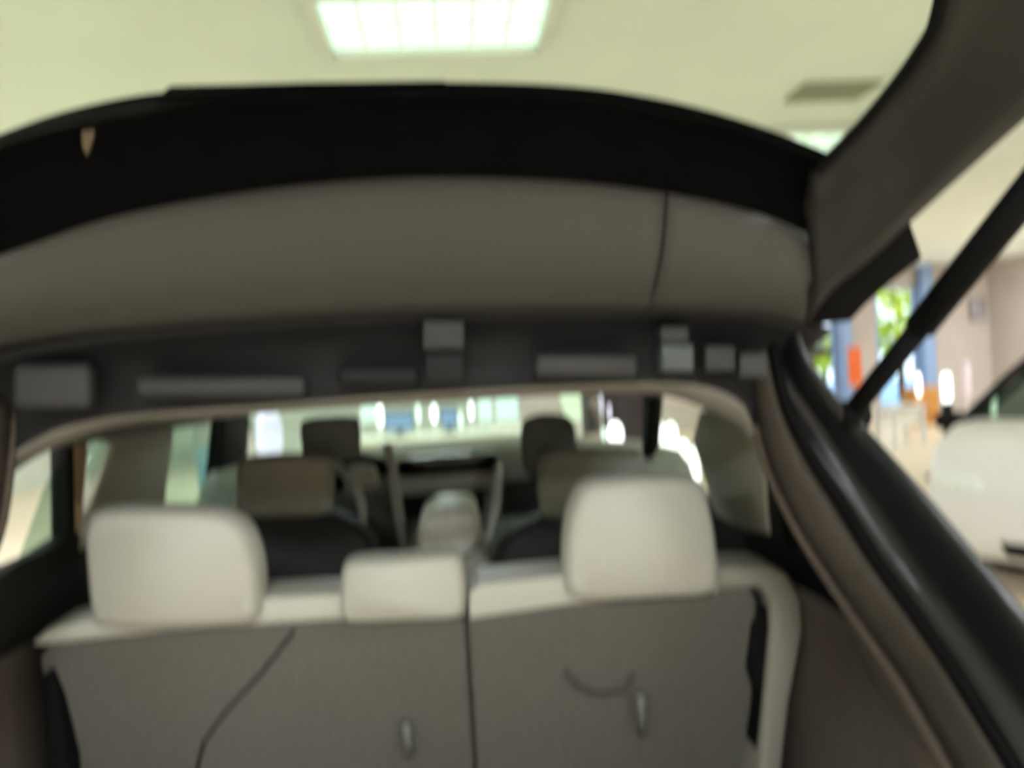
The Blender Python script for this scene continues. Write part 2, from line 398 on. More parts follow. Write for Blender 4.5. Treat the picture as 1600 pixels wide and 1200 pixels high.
def plate(name, x0, y0, x1, y1, Y, m, d=0.02, parent=roof, bev=0.004):
    pts = [atY(x0, y0, Y), atY(x1, y0, Y), atY(x1, y1, Y), atY(x0, y1, Y)]
    return prism(name, pts, (0, d, 0), m, parent, bevel=bev)
plate('hinge', 660, 500, 726, 546, 1.005, M_chanl, .03)
plate('hinge_base', 664, 549, 726, 600, 1.02, M_chan, .03)
plate('hinge', 1032, 510, 1078, 536, 1.0, M_chanl, .03)
plate('bracket', 1034, 538, 1085, 580, 1.0, mat('pale_bracket', (58, 65, 65), .5), .03)
plate('bumper_pad', 1102, 540, 1150, 580, 1.02, M_chanl, .03)
plate('bumper_pad', 1156, 552, 1200, 590, 1.02, M_chanl, .03)
plate('channel_rib', 206, 586, 478, 622, 1.03, M_chanl, .03, bev=.012)
plate('channel_rib', 524, 572, 656, 604, 1.025, M_chan, .03, bev=.01)
plate('channel_rib', 835, 552, 1000, 590, 1.02, M_chanl, .03, bev=.01)
plate('latch_cover', 14, 566, 140, 640, 1.03, M_chanl, .03, bev=.012)

# ---- rear opening: right and left pillars
op = part('rear_opening', loc=(0, .95, 1.0))
O = curve([(1246, 500, 1.03), (1262, 556, 1.02), (1298, 606, 1.0), (1330, 642, .99), (1354, 668, .98), (1420, 745, .93), (1500, 842, .88), (1600, 963, .82), (1760, 1160, .75), (2000, 1440, .68), (2500, 1900, .6)], 50)
I1 = curve([(1200, 540, 1.07), (1222, 640, 1.06), (1262, 722, 1.05), (1304, 790, 1.03), (1358, 880, 1.0), (1420, 968, .96), (1472, 1044, .93), (1568, 1200, .87), (1700, 1420, .80), (2040, 1850, .7)], 50)
I2 = curve([(1160, 560, 1.10), (1180, 650, 1.10), (1205, 740, 1.10), (1250, 830, 1.08), (1308, 920, 1.06), (1372, 1010, 1.03), (1420, 1080, 1.0), (1500, 1220, .94), (1620, 1440, .88), (1920, 1860, .8)], 50)
I3 = [p + Vector((0.035, .20 if i > 14 else .20, 0)) for i, p in enumerate(I2)]
GR = [p.lerp(q, .5) + Vector((-.004, .035, 0)) for p, q in zip(I1, O)]
for s, fn in ((1, lambda P: P), (-1, mir)):
    grid('pillar_panel', between(fn(I1), fn(GR), 4, Vector((0, -.012, 0))) + between(fn(GR), fn(O), 4, Vector((0, -.02, 0)))[1:], M_paint, op, solid=0.012)
    grid('opening_trim', between(fn(I2), fn(I1), 4, Vector((0, -.02, 0))), M_strip, op, solid=0.012)
    tube('door_seal', fn([p.lerp(q, .08) + Vector((0, -.008, 0)) for p, q in zip(I1, O)]), .007, M_rubber, op, n=8)
    grid('cargo_side', [fn(I2)] + [fn([Vector((p.x + (max(.70, p.x+.02)-p.x)*t/4, p.y + .16*t/4, p.z)) for p in I2]) for t in range(1, 5)], M_carpetd, op, solid=0.01)
    lo = [Vector((min(p.x, .70), p.y, p.z)) for p in I2 if p.z < 1.17]
    grid('cargo_lining', between(fn([p + Vector((.006, .03, 0)) for p in lo]), fn([Vector((.665, 1.5, p.z)) for p in lo]), 6, Vector((.02*s, 0, 0))), M_carpetd, op, solid=.01)
    # outer body panel closing the side of the car
    outp = [p + Vector((.02*s, .10, 0)) for p in fn(O)]
    grid('rear_quarter', [fn(O), outp, [Vector((.80*s, 1.5, p.z)) for p in fn(O)]], M_paint, op, solid=0.008)
box('cargo_floor', (0, 1.12, .62), (1.12, .66, .04), M_carpetd, op)
box('rear_bumper', (0, .62, .55), (1.5, .14, .3), M_paint, op, bevel=.04)

# ---- rear seat
seat = part('rear_seat', loc=(0, 1.4, .62))
YS = 1.33
def px_outline(pts, Y): return [atY(p[0], p[1], Y) for p in pts]
LEAN = Vector((0, .12, -.55))
def slab(name, toppts, Y, m, thick, bevel):
    """seat back seen from the rear: top edge in pixels, leaning forward towards its foot"""
    t = px_outline(toppts, Y); n = len(t)
    low = [Vector((p.x, p.y+.13, .60)) for p in (t[-1], t[0])]
    return prism(name, t + low, (0, thick, 0), m, seat, bevel=bevel)
slab('seat_back', [(58, 1030), (75, 1006), (265, 985), (530, 969), (700, 962), (727, 966)], YS, M_carpet, .10, .010)
slab('seat_back', [(730, 968), (755, 957), (890, 941), (1130, 922), (1172, 918), (1184, 940)], YS, M_carpet, .10, .010)
# beige upper rolls
prism('seat_top', px_outline([(40, 1012), (70, 985), (130, 968), (260, 948), (400, 935), (530, 928), (700, 918), (727, 928), (729, 966), (700, 964), (530, 971), (265, 988), (70, 1010)], YS-.004), (0, .12, 0), M_beige, seat, bevel=.012)
prism('seat_top', px_outline([(734, 966), (734, 926), (750, 914), (885, 900), (1130, 884), (1122, 886), (1122, 924), (890, 943)], YS-.004), (0, .12, 0), M_beige, seat, bevel=.012)
prism('side_bolster', px_outline([(1116, 887), (1200, 885), (1232, 896), (1254, 935), (1257, 985), (1235, 1100), (1222, 1215), (1205, 1330), (1165, 1330), (1186, 1215), (1196, 1100), (1206, 985), (1204, 940), (1190, 920), (1116, 925)], YS-.004), (0, .12, 0), M_beiged, seat, bevel=.012)
# belt slot between carpet and side roll
prism('belt_slot', px_outline([(1174, 960), (1184, 938), (1202, 950), (1204, 1010), (1198, 1090), (1188, 1200), (1182, 1330), (1176, 1330), (1182, 1200), (1188, 1090), (1172, 1050)], YS+.012), (0, .06, 0), M_rubber, seat, bevel=.004)
prism('belt_slot', px_outline([(62, 1060), (80, 1045), (92, 1090), (104, 1200), (110, 1330), (70, 1330), (72, 1200)], YS-.003), (0, .05, 0), M_rubber, seat, bevel=.004)
# seam, release loop and latch on the seat backs
tube('seam_piping', [atY(460, 985, YS-.002), atY(410, 1050, YS+.016), atY(350, 1115, YS+.034), atY(318, 1160, YS+.046), atY(305, 1215, YS+.06)], .0035, M_greyd, seat, n=8)
tube('child_seat_anchor', [atY(1000, 1085, YS+.015), atY(1002, 1115, YS+.022), atY(1004, 1145, YS+.03)], .008, M_chrome, seat, n=10)
tube('child_seat_anchor', [atY(634, 1130, YS+.03), atY(637, 1155, YS+.036), atY(640, 1180, YS+.043)], .008, M_chrome, seat, n=10)
tube('pull_strap', [atY(885, 1050, YS+.018), atY(905, 1075, YS+.026), atY(935, 1086, YS+.03), atY(975, 1080, YS+.028), atY(990, 1055, YS+.02)], .004, mat('strap_webbing', (62, 56, 52), .9), seat, n=8)
box('seat_cushion', (-.02, 1.72, .68), (1.24, .5, .16), M_beiged, seat, bevel=.05)
def headrest(name, pts, Y, d, m, parent, posts, bevel=.03, k=4):
    P = [atY(p.x, p.y, Y) for p in loop2([Vector(q) for q in pts], k)]
    n = len(P); cen = sum(P, Vector())/n
    rows = []
    prof = [(0.0, .86), (.10, .95), (.28, .995), (.5, 1.0), (.72, .97), (.9, .90), (1.0, .80)]
    v = []
    for (t, s) in prof:
        for p in P:
            q = cen + (p-cen)*s; v.append(Vector((q.x, Y + d*t, q.z)))
    f = [(i*n+j, i*n+(j+1) % n, (i+1)*n+(j+1) % n, (i+1)*n+j) for i in range(len(prof)-1) for j in range(n)]
    f += [tuple(range(n)), tuple(range((len(prof)-1)*n, len(prof)*n))]
    o = link(name, v, f, m, parent, smooth=True)
    for a, b in posts:
        tube('headrest_post', [atY(a[0], a[1], Y+d*.5), atY(b[0], b[1], Y+d*.5)], .007, M_silver, parent, n=10)
    return o
headrest('headrest', [(124, 880), (122, 830), (140, 803), (200, 797), (290, 798), (350, 805), (385, 835), (402, 885), (405, 940), (396, 976), (330, 985), (240, 988), (150, 985), (132, 960)], 1.295, .11, M_beige, seat, [((190, 960), (190, 1030)), ((330, 955), (330, 1025))])
headrest('headrest', [(884, 850), (892, 800), (912, 762), (950, 750), (1010, 745), (1070, 745), (1105, 757), (1119, 800), (1127, 850), (1130, 915), (1112, 935), (1040, 940), (960, 944), (897, 940), (884, 915)], 1.295, .11, M_beige, seat, [((950, 920), (950, 985)), ((1065, 910), (1065, 975))])
headrest('headrest', [(528, 930), (531, 895), (548, 880), (620, 875), (700, 869), (722, 876), (728, 905), (728, 955), (710, 970), (630, 974), (545, 977), (530, 965)], 1.30, .10, M_beige, seat, [((590, 955), (590, 1010)), ((670, 950), (670, 1005))])

# ---- front seats
def front_seat(side):
    e = part('front_seat', loc=((-.38 if side < 0 else .34), 1.9, .5))
    if side < 0:
        shell = [(338, 940), (345, 850), (365, 806), (440, 800), (520, 806), (560, 825), (584, 855), (592, 900), (596, 1000), (600, 1100), (335, 1100)]
        upper = [(366, 800), (364, 755), (368, 722), (400, 714), (460, 712), (508, 716), (517, 735), (515, 790), (505, 808), (440, 812), (380, 812)]
        head = [(468, 700), (466, 668), (474, 656), (510, 652), (548, 652), (558, 662), (560, 700), (556, 720), (510, 724), (474, 722)]
        posts = [((492, 712), (470, 740)), ((530, 712), (500, 740))]
    else:
        shell = [(772, 1000), (772, 900), (780, 860), (806, 832), (850, 812), (930, 806), (1000, 812), (1030, 860), (1036, 940), (1040, 1100), (772, 1100)]
        upper = [(846, 790), (844, 750), (850, 716), (880, 706), (940, 704), (1000, 706), (1014, 724), (1018, 790), (1000, 812), (930, 816), (860, 814)]
        head = [(819, 730), (817, 680), (822, 658), (845, 648), (880, 648), (897, 658), (904, 690), (910, 725), (890, 745), (835, 748)]
        posts = [((845, 735), (865, 760)), ((880, 735), (895, 760))]
    prism('backrest', px_outline(shell, 1.78), (0, .13, 0), M_shell, e, bevel=.03)
    headrest('backrest_top', upper, 1.77, .12, M_seatg, e, [])
    headrest('headrest', head, 1.93, .10, M_seatd, e, posts)
    x = -.38 if side < 0 else .34
    box('cushion', (x, 2.12, .62), (.5, .5, .16), M_shell, e, bevel=.04)
front_seat(-1); front_seat(1)

# ---- dashboard and centre console
dash = part('dashboard', loc=(0, 2.55, 1.0))
YD = 2.5
top = curve([(330, 742, 2.62), (480, 726, 2.62), (600, 712, 2.62), (700, 704, 2.62), (815, 696, 2.62), (950, 700, 2.62), (1060, 705, 2.62)], 30)
low = [Vector((p.x, 2.5, .7)) for p in top]
midr = [Vector((p.x, 2.46, p.z-.08)) for p in top]
farr = [Vector((p.x, 3.05, p.z-.015)) for p in top]
grid('dash_panel', [farr, top, [p.lerp(q, .5)+Vector((0, -.02, .01)) for p, q in zip(top, midr)], midr, low], mat('dash_grey', (112, 113, 107), .7), dash, solid=.01)
prism('screen', px_outline([(622, 716), (744, 707), (776, 707), (776, 735), (744, 738), (622, 746)], 2.40), (0, .05, 0), M_screen, dash, bevel=.005)
prism('screen_shelf', px_outline([(618, 749), (772, 738), (775, 762), (620, 776)], 2.39), (0, .06, 0), M_silver, dash, bevel=.008)
prism('console_rail', px_outline([(596, 692), (612, 690), (620, 740), (630, 800), (641, 880), (630, 882), (616, 815), (606, 750)], 2.36), (0, .05, 0), M_silver, dash, bevel=.006)
prism('console_rail', px_outline([(772, 735), (786, 730), (781, 790), (766, 850), (756, 848), (764, 790)], 2.36), (0, .05, 0), M_silver, dash, bevel=.006)
prism('vent_panel', px_outline([(630, 777), (757, 765), (756, 800), (636, 812)], 2.38), (0, .04, 0), M_black, dash, bevel=.005)
for k in range(3):
    x0 = 640+k*40
    prism('air_vent', px_outline([(x0, 779-k*3), (x0+30, 776-k*3), (x0+30, 796-k*3), (x0, 799-k*3)], 2.37), (0, .02, 0), M_greyd, dash, bevel=.003)
prism('glove_box', px_outline([(790, 752), (845, 746), (960, 742), (960, 800), (790, 806)], 2.44), (0, .04, 0), M_shell, dash, bevel=.01)
# instrument cluster with its hood, steering wheel
headrest('instrument_dial', [(538, 748), (545, 732), (565, 727), (585, 732), (592, 748), (588, 760), (565, 763), (542, 761)], 2.37, .03, mat('dial_face', (235, 230, 212), .5), dash, [])
tube('cluster_hood', [atY(*p) for p in ((528, 765, 2.36), (530, 735, 2.35), (545, 720, 2.35), (570, 716, 2.35), (592, 722, 2.35), (602, 740, 2.36))], .018, M_black, dash, n=10)
sw = part('steering_wheel', loc=(-.40, 2.25, 1.2))
cw = Vector((-.37, 2.22, 1.2)); ring = []
for k in range(36):
    t = 2*math.pi*k/36; ring.append(cw + Vector((.18*math.cos(t), .07*math.sin(t), .165*math.sin(t))))
tube('wheel_rim', ring, .014, M_silver, sw, n=10, closed=True)
for a in (0.0, math.pi, -math.pi/2):
    tube('wheel_spoke', [cw, cw + Vector((.18*math.cos(a), .07*math.sin(a), .165*math.sin(a)))], .012, M_black, sw, n=8)
tube('wheel_hub', [cw + Vector((0, -.02, 0.01)), cw + Vector((0, .2, -.05))], .05, M_black, sw, n=16)
cons = part('centre_console', loc=(0, 2.0, .7))
prism('armrest', px_outline([(648, 868), (652, 825), (672, 802), (700, 797), (735, 797), (752, 806), (752, 840), (738, 866), (715, 874), (665, 876)], 1.86), (0, .28, 0), mat('armrest_leather', (248, 244, 230), .5), cons, bevel=.025)
prism('console_body', px_outline([(615, 1060), (628, 900), (648, 866), (750, 858), (772, 900), (780, 1060)], 1.88), (0, .5, 0), M_seatg, cons, bevel=.015)
# windscreen
ws0 = [Vector((x, 2.50, 1.50-.03*abs(x))) for x in [i/8*.58 for i in range(-8, 9)]]
ws1 = [Vector((x*1.2, 3.10, top[0].z-.0)) for x in [i/8*.58 for i in range(-8, 9)]]
for p in ws1: p.z = 1.26
grid('windscreen', between(ws0, ws1, 6, Vector((0, .02, .03))), glass('windscreen_glass', (.87, .93, .90)), car, solid=.004)

# ---- sides: pillars, door panels, side windows
XS = .71
def side_px(name, pts, X, m, parent, th=.04, bevel=.006):
    return prism(name, [atX(p[0], p[1], X) for p in pts], ((th if X > 0 else -th), 0, 0), m, parent, bevel=bevel)
ls = part('left_side', loc=(-XS, 1.9, 1.0)); rs = part('right_side', loc=(XS, 1.9, 1.0))
def side_yz(name, pts, X, m, parent, th, bevel=.006):
    return prism(name, [(X, y, z) for y, z in pts], (th, 0, 0), m, parent, bevel=bevel)
# left
side_px('quarter_window_sill', [(-60, 1060), (-30, 930), (30, 880), (70, 862), (112, 833), (140, 822), (146, 1060)], -XS, M_greyd, ls)
side_px('quarter_window', [(28, 884), (72, 762), (98, 718), (116, 716), (112, 836)], -XS-.015, M_priv, ls, th=.004, bevel=0)
side_px('rear_pillar', [(108, 690), (120, 690), (126, 830), (110, 836)], -XS, M_black, ls)
side_px('door_frame', [(119, 690), (140, 676), (138, 720), (132, 780), (128, 830), (122, 832)], -XS+.005, M_tan, ls, th=.03)
side_px('rear_door_window', [(138, 820), (140, 670), (192, 650), (190, 800)], -XS-.015, M_priv, ls, th=.004, bevel=0)
side_px('middle_pillar', [(192, 654), (196, 640), (276, 632), (270, 700), (262, 760), (256, 830), (130, 860), (134, 812), (152, 770), (172, 712)], -XS+.01, M_pill, ls, th=.05, bevel=.01)
side_px('front_door_window', [(254, 830), (274, 640), (352, 632), (346, 800)], -XS-.015, M_priv, ls, th=.004, bevel=0)
side_px('front_pillar', [(338, 800), (346, 720), (354, 630), (392, 628), (388, 700), (378, 790)], -XS+.01, M_rubber, ls, th=.05)
side_yz('door_panel', [(1.18, .35), (3.0, .35), (3.0, 1.20), (2.35, 1.22), (1.60, 1.25), (1.18, 1.20)], -XS-.06, M_greyd, ls, .055)
side_yz('roof_rail', [(1.2, 1.50), (2.5, 1.47), (2.6, 1.50), (1.2, 1.56)], -XS-.03, M_head, ls, .06)
# right
side_px('middle_pillar', [(1092, 640), (1176, 650), (1190, 700), (1196, 800), (1200, 836), (1160, 830), (1116, 806), (1098, 745), (1080, 690)], XS-.005, M_pill, rs, th=.05, bevel=.01)
side_px('front_door_window', [(1006, 628), (1090, 634), (1112, 800), (1012, 800)], XS+.015, M_tint, rs, th=.004, bevel=0)
side_px('front_pillar', [(1004, 608), (1018, 608), (1012, 700), (1002, 720)], XS-.005, M_rubber, rs, th=.04)
side_px('rear_pillar', [(1178, 640), (1225, 640), (1262, 745), (1250, 840), (1200, 850), (1194, 760)], XS+.002, M_greyd, rs, th=.05, bevel=.01)
side_px('belt_guide', [(1205, 755), (1214, 752), (1240, 850), (1228, 856)], XS-.012, M_rubber, rs, th=.012, bevel=.003)
side_yz('door_panel', [(1.16, .35), (3.0, .35), (3.0, 1.18), (2.35, 1.19), (1.75, 1.25), (1.50, 1.27), (1.16, 1.18)], XS+.005, M_paint, rs, .055)
side_yz('roof_rail', [(1.62, 1.50), (2.5, 1.47), (2.6, 1.50), (1.62, 1.55)], XS-.03, M_head, rs, .06)
box('car_floor', (0, 2.1, .36), (1.42, 1.9, .06), M_carpetd, car)
# wheels of the open car so that it stands on the floor
for sx in (-1, 1):
    for yy in (1.05, 3.7):
        wpt = [Vector((sx*.60, yy, .33)), Vector((sx*.80, yy, .33))]
        o = tube('wheel', wpt, .33, M_rubber, car, n=28)
box('bonnet', (0, 3.75, .80), (1.5, 1.3, .5), M_paint, car, bevel=.12)

# ================================================================== SHOWROOM THINGS
# reception desk with monitors and tube lamps
YK = 10.0
def kz(px, py, Y=YK): return atY(px, py, Y)
zd = 0.74
xa, xb = kz(470, 700).x, kz(900, 700).x
dk = empty('reception_desk', ((xa+xb)/2, YK+.2, 0), 'pale reception desk seen low through the windscreen', 'desk')
M_desk = mat('pale_desk', (200, 202, 182), .6, noise=.04)
box('desk_top', ((xa+xb)/2, YK+.25, zd-.02), (xb-xa, .75, .04), M_desk, dk, bevel=.008)
for k in range(5):
    box('desk_panel', (xa+(xb-xa)*(k+.5)/5, YK, (zd-.04)/2), ((xb-xa)/5-.012, .04, zd-.04), M_desk, dk, bevel=.005)
for sx in (xa+.05, xb-.05): box('desk_end', (sx, YK+.33, (zd-.04)/2), (.04, .56, zd-.04), M_desk, dk)
def monitor(x0, x1, y0, y1, label):
    a, b = kz(x0, y0, YK+.2), kz(x1, y1, YK+.2)
    cx = (a.x+b.x)/2; hgt = max(.2, a.z-zd-.06)
    e = empty('monitor', (cx, YK+.22, zd), label, 'monitor', None)
    box('monitor_stand', (cx, YK+.24, zd+.045), (.06, .04, .09), M_black, e)
    box('monitor_foot', (cx, YK+.24, zd+.008), (.2, .15, .016), M_black, e, bevel=.004)
    zt = zd+.08+hgt
    box('monitor_case', (cx, YK+.22, zd+.08+hgt/2), (b.x-a.x, .035, hgt), M_greyd, e, bevel=.006)
    box('monitor_screen', (cx, YK+.2, zd+.08+hgt/2-.01), (b.x-a.x-.03, .01, hgt-.04), glow('blue_screen', (100, 126, 156), .42), e)
monitor(600, 648, 646, 682, 'blue lit monitor on the reception desk, the left of the two')
monitor(687, 716, 640, 674, 'blue lit monitor on the reception desk, the right of the two')
M_lamp = glow('lamp_white', (250, 255, 255), 3.0)
M_lampg = glow('lamp_pale_green', (222, 250, 240), 1.3)
M_lampv = glow('lamp_lavender', (222, 222, 250), 0.85)
def tube_lamp(px, y0, y1, Y, wpx, m, label, base=0.0, group=None, nm='tube_lamp', cat='lamp'):
    """upright glowing tube on a thin stem and round foot"""
    a, b = atY(px, y0+7, Y), atY(px, y1-7, Y); r = max(wpx*.4, wpx-4)/F*Y/2
    e = empty(nm, (b.x, Y, base), label, cat, group)
    z0, z1 = b.z, a.z
    lathe('lamp_foot', (b.x, Y, base), [(r*1.1+.02, 0), (r*1.1+.02, .01), (r*.4+.006, .02)], M_metalw, e)
    if z0-base > .03: tube('lamp_stem', [(b.x, Y, base+.015), (b.x, Y, z0+.01)], min(.012, r*.5), M_metalw, e, n=8)
    h = z1-z0
    lathe('lamp_tube', (b.x, Y, z0), [(r*.3, 0), (r*.75, r*.35), (r, r), (r, h-r), (r*.75, h-r*.35), (r*.3, h)], m, e)
    return e
for k, (px, y0, y1, wp, mm, lb) in enumerate([
    (595, 627, 672, 13, M_lamp, 'white tube lamp on the desk left of the left blue monitor'),
    (654, 627, 666, 11, M_lampg, 'pale tube lamp on the desk right of the left blue monitor'),
    (679, 627, 665, 14, M_lamp, 'white tube lamp on the desk left of the right blue monitor'),
    (720, 638, 673, 10, M_lampg, 'short pale tube lamp on the desk right of the right blue monitor'),
    (737, 622, 660, 11, M_lamp, 'white tube lamp at the right end of the desk lamps')]):
    tube_lamp(px, y0, y1, YK+.1, wp, mm, lb, base=zd)
# pale glass partition panels right of the lamps
for px0, px1, lb in ((746, 770, 'left pale glass panel behind the desk lamps'), (773, 811, 'right pale glass panel behind the desk lamps'), (562, 590, 'pale glass panel behind the desk, left of the lamps')):
    a, b = atY(px0, 640, 11.2), atY(px1, 640, 11.2)
    e = empty('glass_panel', ((a.x+b.x)/2, 11.2, 0), lb, 'panel')
    zb = atY(px0, 659, 11.2).z
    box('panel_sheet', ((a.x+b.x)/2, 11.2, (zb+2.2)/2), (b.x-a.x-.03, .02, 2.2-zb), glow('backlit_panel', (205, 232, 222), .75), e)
    for xx in (a.x, b.x): box('panel_post', (xx + (.012 if xx == a.x else -.012), 11.2, 1.1), (.024, .03, 2.2), M_metalw, e)

# lamps seen through the right side windows
YR = 8.0
for k, (px, y0, y1, wp, lb) in enumerate(((1021, 655, 728, 17, 'first'), (1035, 654, 748, 19, 'second'), (1053, 655, 762, 24, 'third'), (1071, 682, 764, 22, 'fourth'), (1088, 694, 765, 18, 'fifth'))):
    tube_lamp(px, y0, y1, YR+(0, .75, .2, .95, .4)[k], wp, M_lamp, '%s from the left of the five bright floor lamps beyond the front right window' % lb, 0.0, 'floor lamps beyond the right window')
tube_lamp(964, 654, 724, 7.4, 28, M_lamp, 'thick white floor lamp right of the dark front headrest', 0)
tube_lamp(944, 664, 706, 7.8, 11, M_lampg, 'thin pale floor lamp close left of the thick white one', 0)
tube_lamp(940, 611, 652, 9.0, 8, M_lampv, 'tall thin lavender lamp above the thick white lamp, left of a pair', 0)
tube_lamp(953, 626, 662, 9.5, 8, M_lampv, 'tall thin lavender lamp above the thick white lamp, right of a pair', 0)
tube_lamp(1020, 611, 636, 9.2, 18, M_lampg, 'pale green lamp high above the five bright floor lamps', 0)
tube_lamp(423, 634, 724, 6.0, 44, M_lampv, 'wide lavender white lamp beyond the left front seat', 0)
# pale banner behind right headrest
def banner(px0, px1, y0, y1, Y, m, label, taper=0.0):
    a, b = atY(px0, y0, Y), atY(px1, y1, Y); cx = (a.x+b.x)/2
    e = empty('banner_stand', (cx, Y, 0), label, 'banner')
    w_ = b.x-a.x
    prism('banner_sheet', [(a.x, Y, a.z), (b.x, Y, a.z), (b.x, Y, b.z), (a.x+w_*taper, Y, b.z)], (0, .012, 0), m, e)
    tube('banner_pole', [(b.x-.01, Y+.03, 0.01), (b.x-.01, Y+.03, a.z+.01)], .012, M_metalw, e, n=8)
    box('banner_foot', (b.x-.01, Y+.03, .012), (.3, .2, .024), M_metalw, e, bevel=.006)
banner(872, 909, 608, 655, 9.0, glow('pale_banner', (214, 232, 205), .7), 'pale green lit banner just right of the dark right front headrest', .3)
# dark cabinets behind those lamps
M_dark = mat('dark_cabinet', (34, 26, 28), .6)
a, b = atY(918, 660, 10.4), atY(1014, 660, 10.4)
e = empty('display_cabinet', ((a.x+b.x)/2, 10.6, 0), 'dark display cabinet behind the lamps right of the front headrest', 'cabinet')
box('cabinet_body', ((a.x+b.x)/2, 10.62, .85), (b.x-a.x, .4, 1.7), M_dark, e, bevel=.01)
for sx in (-1, 1): box('cabinet_door', ((a.x+b.x)/2+sx*(b.x-a.x)/4, 10.41, .86), ((b.x-a.x)/2-.02, .02, 1.6), M_dark, e, bevel=.005)
# left: cyan poster boards seen through the front left window
banner(330, 352, 640, 716, 5.2, mat('cyan_board', (150, 195, 200), .6), 'narrow cyan board seen through the front left window')
banner(306, 338, 700, 765, 4.8, mat('blue_board', (140, 185, 205), .6), 'pale blue board low in the front left window')

# right: things in the showroom
def flatbox(name, px0, py0, px1, py1, Y, m, parent, d=.3, bevel=.01):
    a, b = atY(px0, py0, Y), atY(px1, py1, Y)
    return box(name, ((a.x+b.x)/2, Y+d/2, (a.z+b.z)/2), (b.x-a.x, d, a.z-b.z), m, parent, bevel=bevel)
# orange banner between the two windows
YO = 15.2
a, b = atY(1325, 560, YO), atY(1347, 600, YO)
e = empty('banner_stand', ((a.x+b.x)/2, YO, 0), 'orange banner on a dark stand between the two far windows', 'banner')
box('banner_sheet', ((a.x+b.x)/2, YO, (a.z+.55)/2+.2), (b.x-a.x, .02, a.z-.5), mat('orange_print', (226, 104, 40), .7, noise=.15, scale=3), e)
box('banner_foot', ((a.x+b.x)/2, YO, .02), (b.x-a.x+.1, .3, .04), M_black, e)
tube('banner_pole', [((a.x+b.x)/2, YO+.03, .02), ((a.x+b.x)/2, YO+.03, a.z)], .015, M_black, e, n=8)
# brown cabinet / counter
YO = 13.5
a, b = atY(1428, 606, YO), atY(1466, 606, YO)
e = empty('sideboard', ((a.x+b.x)/2, YO+.2, 0), 'orange brown wooden sideboard beyond the gas strut', 'cabinet')
M_oak = mat('orange_wood', (196, 136, 62), .5, noise=.15, scale=8)
box('sideboard_body', ((a.x+b.x)/2, YO+.2, a.z/2), (b.x-a.x, .4, a.z), M_oak, e, bevel=.01)
for sx in (-1, 1): box('sideboard_door', ((a.x+b.x)/2+sx*(b.x-a.x)/4, YO-.012, a.z/2), ((b.x-a.x)/2-.02, .02, a.z-.08), M_oak, e, bevel=.004)
# white table
YO = 11.0
a, b = atY(1392, 637, YO), atY(1448, 637, YO)
e = empty('table', ((a.x+b.x)/2, YO+.25, 0), 'white table by the far windows, left of the white car', 'table')
box('table_top', ((a.x+b.x)/2, YO+.25, a.z-.02), (b.x-a.x, .6, .04), M_white, e, bevel=.008)
box('table_apron', ((a.x+b.x)/2, YO+.05, a.z-.16), (b.x-a.x-.06, .03, .24), M_metalw, e)
for sx in (a.x+.05, b.x-.05):
    for sy in (.02, .48): box('leg', (sx, YO+sy, (a.z-.04)/2), (.045, .045, a.z-.04), M_white, e)
# lamps on the right
tube_lamp(1436, 578, 624, 12.4, 12, M_lamp, 'white tube lamp in front of the right blue column', 0)
tube_lamp(1511, 560, 628, 12.8, 17, glow('faint_lamp', (205, 190, 200), .35), 'faint lavender lamp above the nose of the white car', 0)
# lit display totem on a black stand
YO = 8.2
a, b = atY(1478, 585, YO), atY(1478, 690, YO)
e = empty('display_totem', (a.x, YO, 0), 'white lit panel on a black stand beside the white car nose', 'display')
q = atY(1478, 627, YO).z
hw = 8.5/F*YO
box('lit_panel', (a.x, YO, (a.z+q)/2), (hw*2, .05, a.z-q), M_lamp, e, bevel=.03)
box('stand_post', (a.x+.01, YO+.02, q/2), (.09, .06, q), M_black, e, bevel=.01)
box('stand_tray', (a.x, YO, atY(1478, 656, YO).z), (.25, .18, .06), M_black, e, bevel=.015)
box('stand_foot', (a.x, YO, .02), (.4, .35, .04), M_black, e, bevel=.01)
M_pframe = mat('grey_frame', (128, 118, 112), .6)
# grey wall picture frames on the far wall
for px0, py0, px1, py1, lb in ((1512, 468, 1540, 500, 'small grey picture high on the far right wall'), (1556, 500, 1600, 560, 'large pale grey picture on the far right wall')):
    a, b = atY(px0, py0, YF), atY(px1, py1, YF)
    e = empty('picture', ((a.x+b.x)/2, YF-.02, b.z), lb, 'picture')
    box('picture_frame', ((a.x+b.x)/2, YF-.02, (a.z+b.z)/2), (b.x-a.x, .04, a.z-b.z), M_pframe, e, bevel=.006)
    box('picture_sheet', ((a.x+b.x)/2, YF-.045, (a.z+b.z)/2), (b.x-a.x-.1, .01, a.z-b.z-.1), mat('grey_print', (165, 160, 165), .7, noise=.3, scale=4), e)

# ---- white car at the right, its front towards the camera
h = Vector((-.85, -.53, 0)).normalized(); side = Vector((h.y, -h.x, 0))      # heading, and the car's own right-hand side
FC = atY(1441, 690, 4.6); FC = Vector((FC.x, FC.y, 0))                       # front right corner
NC = FC - side*.88                                                            # middle of the nose
wc = empty('car', NC - h*2.1, 'white car on the right seen from its front, with a dark windscreen', 'car')
def cp(x, y, z): return NC - h*x + side*y + Vector((0, 0, z))                 # x back from the nose, y to its right
prof = [(.03, .24), (0, .36), (.0, .62), (.04, .84), (.12, .95), (.36, 1.03), (.70, 1.07), (2.4, 1.03), (4.0, 1.04), (4.2, .94), (4.25, .45), (4.15, .28), (3.8, .27), (3.74, .52), (3.56, .68), (3.4, .70), (3.24, .68), (3.06, .52), (3.0, .24), (1.28, .24), (1.22, .52), (1.04, .68), (.88, .70), (.72, .68), (.54, .52), (.48, .24)]
prism('body', [cp(x, -.88, z) for x, z in prof], side*1.76, M_white, wc, bevel=.07)
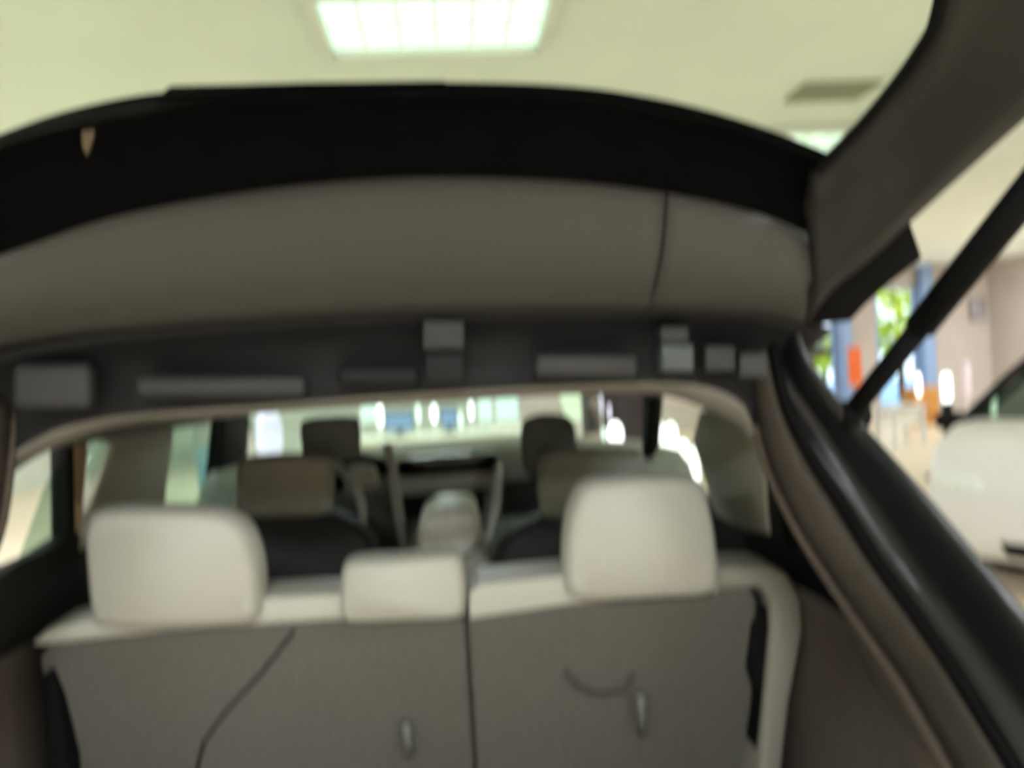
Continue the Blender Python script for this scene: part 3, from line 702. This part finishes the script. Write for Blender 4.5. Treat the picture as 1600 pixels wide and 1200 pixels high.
def tub(name, lo, hi, m, bev):
    v = [cp(*p) for p in lo] + [cp(*p) for p in hi]; n = len(lo)
    return link(name, v, [tuple(range(n)), tuple(range(2*n-1, n-1, -1))] + [(i, (i+1) % n, n+(i+1) % n, n+i) for i in range(n)], m, wc, bevel=bev)
M_dg = mat('dark_green_glass', (52, 68, 60), .15, noise=.03, coat=.3)
tub('cabin_glass', [(.50, -.83, 1.02), (.50, .83, 1.02), (3.9, .80, 1.02), (3.9, -.80, 1.02)], [(1.42, -.60, 1.53), (1.42, .60, 1.53), (3.3, .60, 1.54), (3.3, -.60, 1.54)], M_dg, .02)
tub('roof_panel', [(1.38, -.62, 1.52), (1.38, .62, 1.52), (3.36, .62, 1.51), (3.36, -.62, 1.51)], [(1.55, -.54, 1.59), (1.55, .54, 1.59), (3.2, .54, 1.57), (3.2, -.54, 1.57)], M_white, .02)
for sy in (-1, 1):
    tube('front_pillar', [cp(.47, sy*.84, 1.03), cp(.95, sy*.73, 1.30), cp(1.44, sy*.61, 1.55)], .035, M_black, wc, n=8)
    tube('middle_pillar', [cp(2.45, sy*.75, 1.0), cp(2.5, sy*.61, 1.50)], .03, M_black, wc, n=8)
    mr = tube('mirror_arm', [cp(1.02, sy*.84, .97), cp(1.0, sy*1.03, .98)], .03, M_black, wc, n=8)
    c0 = cp(.98, sy*1.10, 1.0)
    prism('mirror', [c0 + side*a + Vector((0, 0, z)) for a, z in ((-.10, -.06), (.09, -.07), (.11, .02), (.07, .07), (-.09, .06))], h*.11, M_black, wc, bevel=.025)
    for wx_ in (.88, 3.4):
        tube('wheel', [cp(wx_, sy*.64, .33), cp(wx_, sy*.86, .33)], .33, M_rubber, wc, n=30)
        tube('wheel_rim', [cp(wx_, sy*.84, .33), cp(wx_, sy*.875, .33)], .22, M_silver, wc, n=24)
    hp = [cp(.035, sy*y, z) for y, z in ((.52, .66), (.80, .68), (.82, .76), (.56, .74))]
    prism('headlamp', hp, h*.03, mat('lamp_lens', (214, 222, 218), .15), wc, bevel=.01)
prism('grille', [cp(.01, y, z) for y, z in ((-.42, .30), (.42, .30), (.46, .38), (-.46, .38))], h*.025, M_black, wc, bevel=.008)
prism('number_plate', [cp(.0, y, z) for y, z in ((-.24, .50), (.24, .50), (.24, .60), (-.24, .60))], h*.02, M_metalw, wc, bevel=.004)
for k in range(2): tube('wiper', [cp(1.06, -.55+.6*k, 1.03), cp(1.18, .0+.6*k, 1.10)], .012, M_black, wc, n=6)

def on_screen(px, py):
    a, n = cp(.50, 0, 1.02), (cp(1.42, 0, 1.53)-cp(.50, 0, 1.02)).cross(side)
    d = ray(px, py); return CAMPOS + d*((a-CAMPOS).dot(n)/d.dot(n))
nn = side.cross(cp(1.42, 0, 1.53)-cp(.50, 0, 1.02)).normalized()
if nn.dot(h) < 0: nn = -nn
prism('painted_reflection', [on_screen(*q) for q in ((1548, 622), (1558, 622), (1558, 650), (1548, 650))], nn*.006, mat('pale_green_reflection', (190, 232, 214), .5), wc)  # solid pale bar painted in place of a lamp reflection on the windscreen
